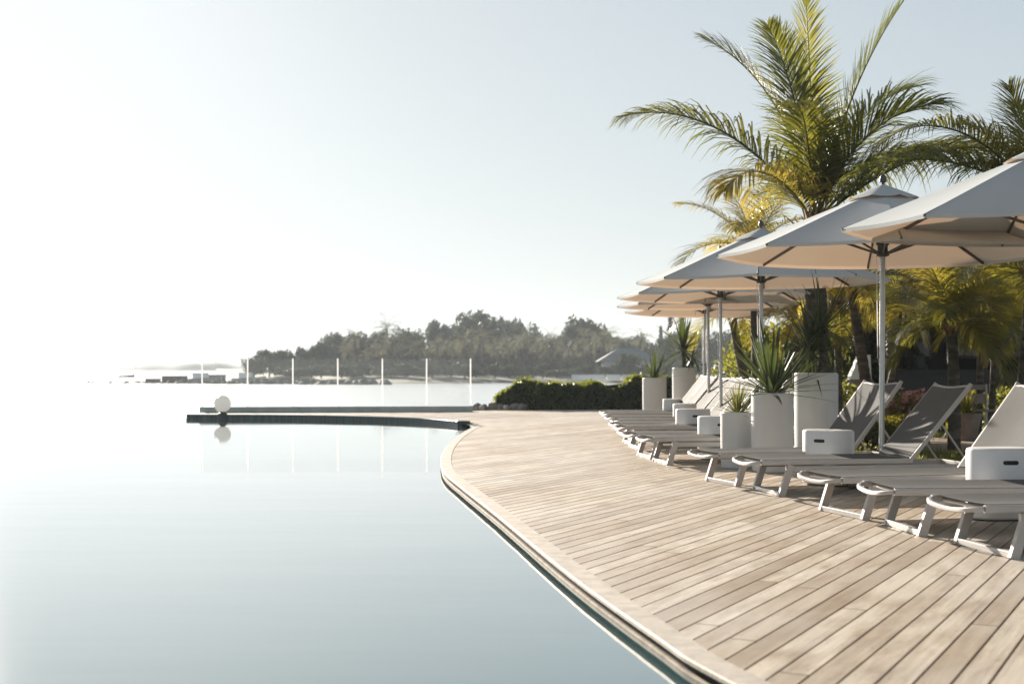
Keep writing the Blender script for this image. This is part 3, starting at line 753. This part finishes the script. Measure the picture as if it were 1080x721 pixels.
# ------------------------------------------------------------------ hedge and bushes
def leaf_cloud(m, pts, size, q):
    for p in pts:
        n = Vector((q.uniform(-1,1),q.uniform(-1,1),q.uniform(-.2,1))).normalized(); a = n.orthogonal().normalized(); b = n.cross(a)
        th = q.uniform(0,2*PI); a, b = a*math.cos(th)+b*math.sin(th), b*math.cos(th)-a*math.sin(th)
        s = size*q.uniform(.6,1.3)
        m.add([p-a*s, p-b*s*.45+n*s*.1, p+a*s, p+b*s*.45+n*s*.1], [(0,1,2,3)])
def hedge(x0, x1, y0, y1, hfn, label, n, size=.045, seed=3, mat='hedge', name='hedge'):
    q = random.Random(seed); root = empty(name, ((x0+x1)/2,(y0+y1)/2,0)); tag(root, label, name)
    ox, oy = root.location.x, root.location.y; m = MB(); pts = []
    for i in range(n):
        x = q.uniform(x0,x1); h = hfn(x)*(.88+.42*noise.noise(Vector((x*1.7,0,seed))))
        f = q.random()
        if f < .5: y, z = y0+abs(q.gauss(0,.05)), q.uniform(0,h)
        elif f < .85: y, z = q.uniform(y0,y1), h-abs(q.gauss(0,.05))
        else: y, z = q.uniform(y0,y1), q.uniform(0,h)
        bul = .2*noise.noise(Vector((x*2.2,z*2.2,seed+4)))
        y -= bul; z += .08*noise.noise(Vector((x*2.6,y*2.6,seed)))
        pts.append(Vector((x-ox,y-oy,max(.02,z))))
    leaf_cloud(m, pts, size, q); m.build('foliage', M[mat], root, smooth=False)
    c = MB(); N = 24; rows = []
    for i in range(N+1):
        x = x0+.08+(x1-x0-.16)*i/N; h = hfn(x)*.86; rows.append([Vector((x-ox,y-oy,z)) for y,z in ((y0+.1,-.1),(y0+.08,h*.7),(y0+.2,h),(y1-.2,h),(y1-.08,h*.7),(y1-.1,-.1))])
    c.loft(rows); c.build('dark_core', M['gap'], root)  # solid near-black core, painted in place of shade inside the foliage
    return root
hedge(-.42, 6.0, 34.0, 35.2, lambda x: .30+.42*min(1,(x+.42)/.7)**.5+.05*math.sin(x*2.1)+.05*max(0,x-2), 'clipped dark green hedge closing off the far end of the deck', 5200, .10, 3)
def bush(loc, r, h, n, label, seed, mat='bush', size=.05, flower=0, fmat='flower', group=None, name='bush'):
    q = random.Random(seed); root = empty(name, loc); tag(root, label, 'bush', group); m = MB(); pts = []; ft = []
    lob = [(Vector((q.uniform(-.6,.6)*r,q.uniform(-.5,.5)*r,h*q.uniform(.35,.7))), r*q.uniform(.4,.62)) for _ in range(7)]
    for i in range(n):
        c, rr = q.choice(lob); v = Vector((q.gauss(0,1),q.gauss(0,1),q.gauss(0,1))).normalized()*rr*q.uniform(.55,1.05)
        p = c+v; p.z = max(.02, p.z*min(1,h/(c.z+rr))+0); pts.append(p)
        if flower and v.z > -.1*rr and q.random() < flower: ft.append(p+v.normalized()*.03)
    leaf_cloud(m, pts, size, q); nf = len(m.f)
    if ft: leaf_cloud(m, [p+Vector((q.uniform(-.03,.03),q.uniform(-.03,.03),q.uniform(0,.04))) for p in ft for _ in range(4)], size*.75, q)
    fo = m.build('foliage', M[mat], root, smooth=False)
    if ft:
        fo.data.materials.append(M[fmat])
        for pg in fo.data.polygons[nf:]: pg.material_index = 1
    st = MB()
    for i in range(5):
        c = lob[i][0]; st.tube([(c.x*.1,c.y*.1,-.05),(c.x*.6,c.y*.6,c.z*.6),tuple(c)], [.025,.018,.01], 6)
    st.build('stems', M['bark'], root)
    return root
def gz(px, d, z=-.05): return ((px-540)/F*d, d, z)
bush(gz(949,18.6), .55, .78, 1500, 'garden bush with pink blossoms between the two shaded backrests', 5, 'bush', .05, .22, 'flower')
bush(gz(938,17.3), .42, .5, 1200, 'low yellow green bush beside the second parasol pole', 6, 'bush', .04)
bush(gz(967,19.6), .5, .85, 1100, 'orange leaved croton bush behind the pink blossoms', 7, 'redleaf', .06)
bush(gz(893,17.8), .5, .55, 1300, 'low bush with red and yellow leaves right of the tallest planter', 8, 'bush', .045, .12, 'redleaf')
bush(gz(1020,22.5), .4, .95, 1000, 'green bush growing behind the ringed palm trunk', 9, 'bush', .055)
bush(gz(994,22.0), .35, .85, 800, 'bush with white blossoms left of the ringed palm trunk', 12, 'bush', .05, .1, 'flower')
bush(gz(1058,23.5), .9, .75, 1500, 'dark low bush in front of the pavilion columns', 10, 'hedge', .06)
bush(gz(872,25.5), .8, .9, 1500, 'dark bush behind the tallest planter', 13, 'hedge', .06)
bush(gz(822,27.5), .9, 1.0, 1500, 'dark bush behind the big sword leaved yucca', 14, 'hedge', .06)
bush(gz(772,36), 1.2, 1.5, 1600, 'dark bush beyond the parasol poles', 15, 'hedge', .09)

# ------------------------------------------------------------------ pavilion, wall, garden bits
for px, dd, r_, h_, lab in ((850,31,1.3,2.9,'tall dark shrub behind the tallest planter and tall palm trunk'),(893,33,1.4,3.0,'tall dark shrub left of the pavilion corner'),(926,31.5,1.0,2.2,'dark rounded shrub at the pavilion corner'),(815,33,1.2,2.3,'tall dark shrub behind the big sword leaved yucca')):
    bush(gz(px,dd), r_, h_, 3000, lab, int(px), 'hedge', .09)
def pavilion():
    x0, x1, y0, y1 = 8.2, 17.5, 29.0, 36.0; H = 2.9
    root = empty('pavilion', (x0,y0,-.05)); tag(root, 'dark open sided pavilion with shaded bar behind the garden palms', 'pavilion')
    W, D = x1-x0, y1-y0
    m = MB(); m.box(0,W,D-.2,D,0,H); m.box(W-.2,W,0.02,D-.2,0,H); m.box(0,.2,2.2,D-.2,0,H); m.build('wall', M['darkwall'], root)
    r_ = MB(); e = .9
    A = [Vector((-e,-e,H-.15)),Vector((W+e,-e,H-.15)),Vector((W+e,D+e,H-.15)),Vector((-e,D+e,H-.15))]; T0, T1 = Vector((D/2,D/2,H+2.1)), Vector((W-D/2+.5,D/2,H+2.1))
    B = [p+Vector((0,0,-.25)) for p in A]
    r_.add(A+[T0,T1], [(0,1,5,4),(1,2,5),(2,3,4,5),(3,0,4)]); r_.add(A+B, [(0,4,5,1),(1,5,6,2),(2,6,7,3),(3,7,4,0),(7,6,5,4)])
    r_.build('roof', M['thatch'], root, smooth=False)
    for x in (.1,2.4,4.7,7.0,9.2):
        c = MB(); c.bar([(x,.1,0),(x,.1,H-.38)], .18, .18, up=(0,1,0)); c.build('column', M['darkwood'], root)
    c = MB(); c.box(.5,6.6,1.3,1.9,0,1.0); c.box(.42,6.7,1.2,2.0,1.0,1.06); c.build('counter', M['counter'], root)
    for i in range(5):
        x = .8+i*1.35; f = MB(); zb = 1.35
        f.box(x,x+.95,D-.27,D-.205,zb,zb+1.0); wf = f.build('window', M['darkwood'], root)
        p = MB()
        for a in (0,1):
            for b in (0,1): p.box(x+.07+a*.43,x+.45+a*.43,D-.285,D-.272,zb+.07+b*.46,zb+.46+b*.46)
        p.build('pane', M['window'], wf)
    return root
pavilion()
for i, (dx, s) in enumerate(((1.2,1),(2.6,.8),(3.5,1.1))):
    b = MB(); b.lathe([(.01,0),(.10*s,.02),(.13*s,.16),(.09*s,.3),(.05*s,.32)], 14); o = b.build('lantern', M['counter']); o.location = (8.2+dx,30.55,1.012)
    tag(o, 'dim grey lantern jar standing on the bar counter of the dark pavilion', 'lantern', 'lanterns on the pavilion bar')
root = empty('garden_wall', gz(899,28)); tag(root, 'pale rendered garden wall with white slanted buttress left of the parasol pole', 'wall')
m = MB(); m.box(-.25,.42,-.12,.12,0,.86); m.build('wall', M['render'], root)
m = MB(); m.loft([[Vector((-.1,-.16,.863)),Vector((.36,-.16,.863)),Vector((.36,.1,.863)),Vector((-.1,.1,.863))],[Vector((.12,-.16,1.38)),Vector((.34,-.16,1.38)),Vector((.34,.1,1.38)),Vector((.12,.1,1.38))]])
m.build('buttress', M['canopy_white'], root)
# clay pot with plant and a small metal garden chair in the dark garden
root = empty('clay_pot', gz(1019,20.0)); tag(root, 'dusty clay pot on the ground right of the ringed palm trunk', 'pot')
m = MB(); m.lathe([(.12,0),(.16,.05),(.2,.3),(.22,.36),(.22,.42),(.19,.42),(.18,.36)], 24, cap1=False); m.build('pot', M['terracotta'], root)
m = MB(); m.lathe([(.185,.36),(.01,.38)], 20, cap0=False, cap1=False); m.build('soil', M['soil'], root)
o = rosette(30, .4, .05, (15,85), 77, (0,0,0), (.2,.8), .03).build('pot_plant', M['bush']); o.location = gz(1019,20.0,.3); tag(o, 'yellow green leafy plant in the clay pot', 'plant')
root = empty('garden_chair', gz(1040,20.6), R(25)); tag(root, 'small pale garden chair standing in the dark garden beside the clay pot', 'chair')
m = MB(); m.bar([(-.2,0,.44),(.2,0,.44)], .4, .025); m.build('seat', M['render'], root)
m = MB(); m.bar([(-.19,.19,.62),(.19,.19,.62)], .02, .16); m.bar([(-.19,.2,.80),(.19,.2,.80)], .02, .08); m.build('backrest', M['render'], root)
for sx in (-1,1):
    for sy in (-1,1):
        m = MB(); m.bar([(sx*.2,sy*.18,0),(sx*.18,sy*.18,.43 if sy < 0 else .85)], .03, .03, up=(0,1,0)); m.build('leg', M['frame'], root)

# ------------------------------------------------------------------ globe lamp, glass fence
g = at(229,438.5); g = Vector((-6.35,29.12,.03))
root = empty('globe_lamp', g); tag(root, 'white globe lamp standing on the end of the dark pool wall', 'lamp')
m = MB(); m.lathe([(.10,0),(.10,.03),(.06,.045),(.06,.07)], 20); m.build('base', M['darkmetal'], root)
m = MB(); rr = .185; m.lathe([(max(.004,rr*math.sin(PI*i/24)), .055+rr-rr*math.cos(PI*i/24)) for i in range(25)], 40); m.build('globe', M['globe'], root)
FA, FB = Vector((-7.35,31.3,0)), Vector((-.96,32.0,0))
root = empty('glass_fence', (FA.x,FA.y,0)); root.rotation_euler = (0,0,math.atan2(FB.y-FA.y, FB.x-FA.x)); FL = (FB-FA).length
tag(root, 'clear glass fence with white posts on a grey beam between pool and sea', 'fence')
m = MB(); m.bar([(0,0,.07),(FL,0,.07)], .3, .14, .08); m.build('base_beam', M['beam'], root)
NP = 6
for i in range(NP+1):
    x = .04+(FL-.08)*i/NP; m = MB(); m.tube([(x,0,.135),(x,0,1.28)], .017, 14); m.build('post', M['post'], root)
for i in range(NP):
    x0 = .04+(FL-.08)*i/NP+.03; x1 = .04+(FL-.08)*(i+1)/NP-.03; m = MB(); m.box(x0,x1,-.006,.006,.15,1.265); m.build('glass_pane', M['glass'], root, smooth=False)

# ------------------------------------------------------------------ rocks beside the fence, breakwater, far shore
def rock(m, c, r, q):
    n = 8; rows = []
    for i in range(6):
        t = PI*i/5; row = []
        for j in range(n):
            a = 2*PI*j/n; k = r*(.75+.5*q.random()); row.append(Vector((c.x+k*math.sin(t)*math.cos(a), c.y+k*math.sin(t)*math.sin(a), c.z+k*.7*math.cos(t))))
        rows.append(row)
    m.loft(rows)
q = random.Random(5)
for i in range(7):
    m = MB(); rock(m, Vector((0,0,0)), q.uniform(.10,.17), q); o = m.build('rock', M['rock'], angle=20)
    o.location = (-.88+i*.19, 33.0+q.uniform(.1,.5), .06); tag(o, 'dark rounded rock in the short row between the glass fence and the hedge', 'rock', 'rocks at the foot of the hedge')
SEAZ = -1.2
def sea_at(px, py): return at(px, py, SEAZ)
m = MB()
for i in range(420):
    t = q.random()**.7; px = 10+400*t; py = 404.8-1.2*math.sin(t*5)*.5+(-1.0 if t > .6 else 0)*q.random(); p = sea_at(px, py); p.y += q.uniform(-3,3)
    p.z = SEAZ+q.uniform(-.1,.15); rock(m, p, q.uniform(.2,.6)*(.45+.9*t), q)
tag(m.build('breakwater_rocks', M['rock'], angle=20), 'low line of dark rocks lying in the sea', 'rocks', kind='stuff')
# shore land
FR = [sea_at(*p) for p in ((228,399.5),(262,401.8),(330,403.6),(420,404.8),(470,404.4),(540,403.6),(620,402.8),(760,402.5),(1000,402.5))]
FRc = catmull(FR, 4); m = MB(); rows = []
for p in FRc:
    d = Vector((p.x,p.y,0)).normalized(); rows.append([p+d*s_+Vector((0,0,z_)) for s_, z_ in ((0,-.4),(3,.15),(12,.6),(30,1.3),(160,2.0))])
m.loft(rows, closed=False); tag(m.build('far_shore', M['beach']), 'sandy far shore across the bay', kind='structure')
ISL = 1100.0; m = MB(); rows = []
for i in range(41):
    t = i/40; px = 52+215*t
    prof = (.25*min(1,t*3)+ .75*max(0,min(1,(t-.12)/.6)))*(1-max(0,(t-.86)/.14)*.85)
    h = max(.2, 8.3*prof*(.85+.25*noise.noise(Vector((t*9,3,0)))))
    c = Vector(gz(px, ISL, SEAZ)); rows.append([c+Vector((0,-30,-.5)), c+Vector((0,-14,h*.75)), c+Vector((0,0,h)), c+Vector((0,30,h*.7)), c+Vector((0,70,-.5))])
m.loft(rows, closed=False); tag(m.build('island', M['island']), 'low hazy headland on the horizon', kind='structure')
def crown_mesh(seed, w, h, n, lobes, size, flat=1.0, zb=.25):
    q = random.Random(seed); m = MB(); pts = []; L = []
    for i in range(lobes):
        a = q.uniform(0,2*PI); r_ = w*.5*math.sqrt(q.random())*.75; z = h*(zb+(1-zb)*q.uniform(.2,.8)*(1-.45*(r_/(w*.5))**2))
        L.append((Vector((math.cos(a)*r_,math.sin(a)*r_,z)), w*q.uniform(.15,.25)))
    for i in range(n):
        c, rr = q.choice(L); v = Vector((q.gauss(0,1),q.gauss(0,1),q.gauss(0,1))).normalized()*rr*q.uniform(.45,1.08); v.z *= flat
        pts.append(c+v)
    leaf_cloud(m, pts, size, q); return m, L
def broad_tree(seed, w, h, n=3000, lobes=20, size=.5, flat=.85, zb=.02):
    root = empty('broadleaf_tree'); m, L = crown_mesh(seed, w, h, n, lobes, size, flat, zb); m.build('crown', M['fartree'], root, smooth=False)
    t = MB(); t.tube([(0,0,-1),(.1,0,h*.25),(0,.1,h*.5)], [.35,.28,.18], 8)
    for c, rr in L[:6]: t.tube([(0,0,h*.28),tuple(c*.6+Vector((0,0,h*.12))),tuple(c)], [.18,.11,.04], 6)
    t.build('trunk', M['bark'], root); return root
def far_palm(seed, h):
    q = random.Random(seed); root = empty('palm_tree'); t = MB(); t.tube([(0,0,-1),(.3,0,h*.5),(.1,.1,h)], [.2,.15,.12], 7); t.build('trunk', M['bark'], root)
    m = MB()
    for i in range(16):
        fm = frond_mesh(i*2.4, R(q.uniform(-25,75)), q.uniform(2.2,3.1), q.uniform(1.0,2.0), .8, 11, .8, i+seed)
        m.add([(v[0]+.1,v[1]+.1,v[2]+h) for v in fm.v], fm.f)
    m.build('crown', M['farpalm'], root, smooth=False); return root
def conifer(seed, h):
    q = random.Random(seed); root = empty('conifer_tree'); m = MB(); pts = []
    for i in range(800):
        z = h*(.15+.85*q.random()); r_ = h*.2*(1-z/h)**.8*(.5+.8*abs(noise.noise(Vector((0,z*1.3,seed)))))+.08; a = q.uniform(0,2*PI); pts.append(Vector((math.cos(a)*r_*q.uniform(.3,1.1),math.sin(a)*r_*q.uniform(.3,1.1),z)))
    leaf_cloud(m, pts, .22, q); m.build('crown', M['fartree'], root, smooth=False)
    t = MB(); t.tube([(0,0,-1),(0,0,h*.95)], [.22,.04], 7); t.build('trunk', M['bark'], root); return root
PROT = {}
def put(kind, px, topy, d, label, group, width=None, seed=0):
    if 200 < d < 400 and kind != 'conifer': d *= .88
    key = (kind, seed)
    H0 = {'broad':10.0,'palm':6.5,'conifer':9.0}[kind]
    p = Vector(gz(px, d, SEAZ+.9)); topz = CAMH+(388-topy)*d/F; H = topz-p.z
    if key not in PROT:
        PROT[key] = {'broad': lambda: broad_tree(50+seed, 11.0, 10.0), 'palm': lambda: far_palm(90+seed, 5.6), 'conifer': lambda: conifer(30+seed, 9.0)}[kind](); o = PROT[key]
    else: o = copy_tree(PROT[key])
    s = H/H0*(1.1 if kind == 'broad' else 1.0); sx = s if width is None else (width*d/F)/11.0
    o.location = p; o.scale = (sx,sx,s); o.rotation_euler = (0,0,(px*1.37) % 6.28)
    tag(o, label, 'tree', group); return o
GB = 'broad trees along the far shore'; GPm = 'palms along the far shore'; GC = 'thin conifers beyond the parasols'
lb = 'hazy broadleaf tree in the tree line along the far shore'; lpm = 'small hazy palm in the tree line along the far shore'
put('broad', 513, 327, 300, 'tallest dome shaped tree on the far shore, right of the glass fence', GB, 78, 1)
put('broad', 548, 332, 320, 'rounded far shore tree touching the right side of the tallest dome tree', GB, 46, 2)
put('broad', 620, 331, 290, 'far shore tree with a jagged windswept top standing alone above the hedge', GB, 64, 3)
far = [(268,373,255,26),(284,368,262,30),(300,366,262,28),(322,364,268,26),(340,351,262,26),(357,350,272,36),(378,346,275,34),(398,345,272,30),(430,338,280,36),(452,337,290,36),(474,338,290,34),(492,342,282,34),(578,347,295,34),(598,345,300,34),(650,352,300,36),(668,350,310,34),(690,352,300,34),(712,350,305,34),(735,346,300,38),(765,345,300,40),(800,345,300,46),(850,345,310,50),
       (350,368,258,30),(420,362,262,40),(460,360,262,44),(500,358,268,46),(540,356,276,44),(580,362,280,44),(625,362,280,46),(440,374,255,40),(520,374,262,40),(560,376,270,40),(600,378,272,40),(640,376,274,36),(410,352,268,34),(560,350,290,36)]
for i, (px,ty,d,wd) in enumerate(far): put('broad', px, ty, d, lb, GB, wd*1.08, i % 4)
put('palm', 407, 339, 264, 'spiky tree top standing above its neighbours at the left part of the far shore', GPm, None, 0)
for i in range(40):
    px = 362+i*8.1+q.uniform(-4,4); put('palm', px, q.uniform(349,372), 252+q.uniform(-6,8)+max(0,(px-480))*.09, lpm, GPm, None, i % 3)
for i in range(34):
    px = 300+i*14.5+q.uniform(-5,5); put('broad', px, q.uniform(381,389), 236+q.uniform(-6,6), 'low rounded shrub at the waterline of the far shore', 'low shrubs along the far shore', q.uniform(20,32), i % 4)
put('conifer', 707, 328, 200, 'thin bare topped conifer above the distant yucca', GC, None, 0)
put('conifer', 719, 327, 204, 'thin conifer just left of the leftmost parasol pole', GC, None, 1)
put('conifer', 697, 344, 202, 'shorter thin conifer left of the distant yucca', GC, None, 0)
for i, (px,ty) in enumerate(((122,379.5),(143,376.5),(228,379),(255,376))):
    o = put('palm', px, ty, 1080, 'tiny lone tree on the low headland at the horizon', 'lone trees on the headland', None, i % 3)
# house and long white wall on the shore
d = 214; root = empty('house', gz(664,d,SEAZ+.9)); tag(root, 'low house with a blue grey hipped roof on the far shore', 'house')
m = MB(); m.box(-4,4,0,6,0,2.4); m.build('wall', M['whitewall'], root)
m = MB(); A = [(-5.2,-1,2.4),(5.2,-1,2.4),(5.2,7,2.4),(-5.2,7,2.4),(-1.6,3,4.6),(1.6,3,4.6)]; m.add(A, [(0,1,5,4),(1,2,5),(2,3,4,5),(3,0,4),(3,2,1,0)]); m.build('roof', M['roofblue'], root, smooth=False)
for x in (-2.5,.2,2.4):
    f = MB(); f.box(x-.5,x+.5,-.06,-.004,.9,1.9); wf = f.build('window', M['darkwood'], root); f = MB(); f.box(x-.42,x+.42,-.075,-.063,.98,1.82); f.build('pane', M['window'], wf)
o = put('broad', 663, 369, 234, 'dark rounded tree in front of the house on the far shore', GB, 30, 2)
root = empty('boundary_wall', gz(642,201,SEAZ+.5)); tag(root, 'long low white wall on the far shore above the hedge', 'wall')
m = MB(); m.box(-5.6,-.6,0,.3,0,.75); m.box(-.3,1.8,0,.3,0,.75); m.box(2.1,6.4,0,.3,0,.75); m.build('wall', M['whitewall'], root)
m = MB()
for a, b in ((-5.7,-.5),(-.35,1.85),(2.05,6.5)): m.box(a,b,-.05,.35,.752,.85)
m.build('coping', M['render'], root)
# moored boats and piers off the breakwater
def boat(px, py, L, label, cabin=True):
    p = sea_at(px, py); root = empty('boat', p, R(q.uniform(-15,15))); tag(root, label, 'boat', 'boats by the breakwater')
    m = MB(); rows = []
    for i in range(9):
        t = i/8; w_ = .9*math.sin(PI*min(1,.15+.85*(1-t*.95)))**.6*(1-.5*t)+.05; x = L*(t-.5); sh = .55+.35*t*t
        rows.append([Vector((x,-w_,sh)),Vector((x,-w_*.6,-.1)),Vector((x,w_*.6,-.1)),Vector((x,w_,sh))])
    m.loft(rows); m.build('hull', M['hull'], root)
    if cabin:
        m = MB(); m.box(-L*.25,L*.12,-.55,.55,.6,1.5); m.build('cabin', M['whitewall'], root)
boat(133,398.2,4.0,'tiny dark boat floating alone left of the others beyond the rocks', False)
boat(214,402.6,6.5,'grey boat with pale cabin moored behind the breakwater rocks, left of the glass fence')
boat(262,402.2,6.0,'low boat with pale cabin moored behind the first glass pane')
def pier(px, py, w_, h, label):
    p = sea_at(px, py); root = empty('sea_wall', p); tag(root, label, 'sea wall', 'stone sea walls'); m = MB(); m.box(-w_/2,w_/2,0,1.5,-.4,h); m.build('wall', M['rock'], root)
    m = MB(); m.box(-w_/2-.1,w_/2+.1,-.08,1.58,h+.003,h+.16); m.build('coping', M['render'], root)
pier(183,403.6,3.6,.95,'square stone pier block at the end of the breakwater, leftmost of the sea walls')
pier(226,402.2,3.2,1.0,'short stone sea wall behind the moored grey boat')
pier(300,403.2,9.0,.5,'long low stone sea wall seen through the left glass panes')
pier(160,402.8,2.2,.45,'small low stone block left of the square pier block')

# ------------------------------------------------------------------ air
m = MB(); m.box(-2650,2650,-45,2650,-2.6,24)
hz = m.build('haze', None, smooth=False); tag(hz, 'pale sea haze', kind='stuff')
t = NT('haze_air'); t.n.remove(t.b); pv = t.n.new('ShaderNodeVolumePrincipled'); pv.inputs['Color'].default_value = (.86,.94,1,1); pv.inputs['Density'].default_value = .0004; pv.inputs['Anisotropy'].default_value = .15
t.link(pv.outputs[0], t.out.inputs['Volume']); hz.data.materials.append(t.m)
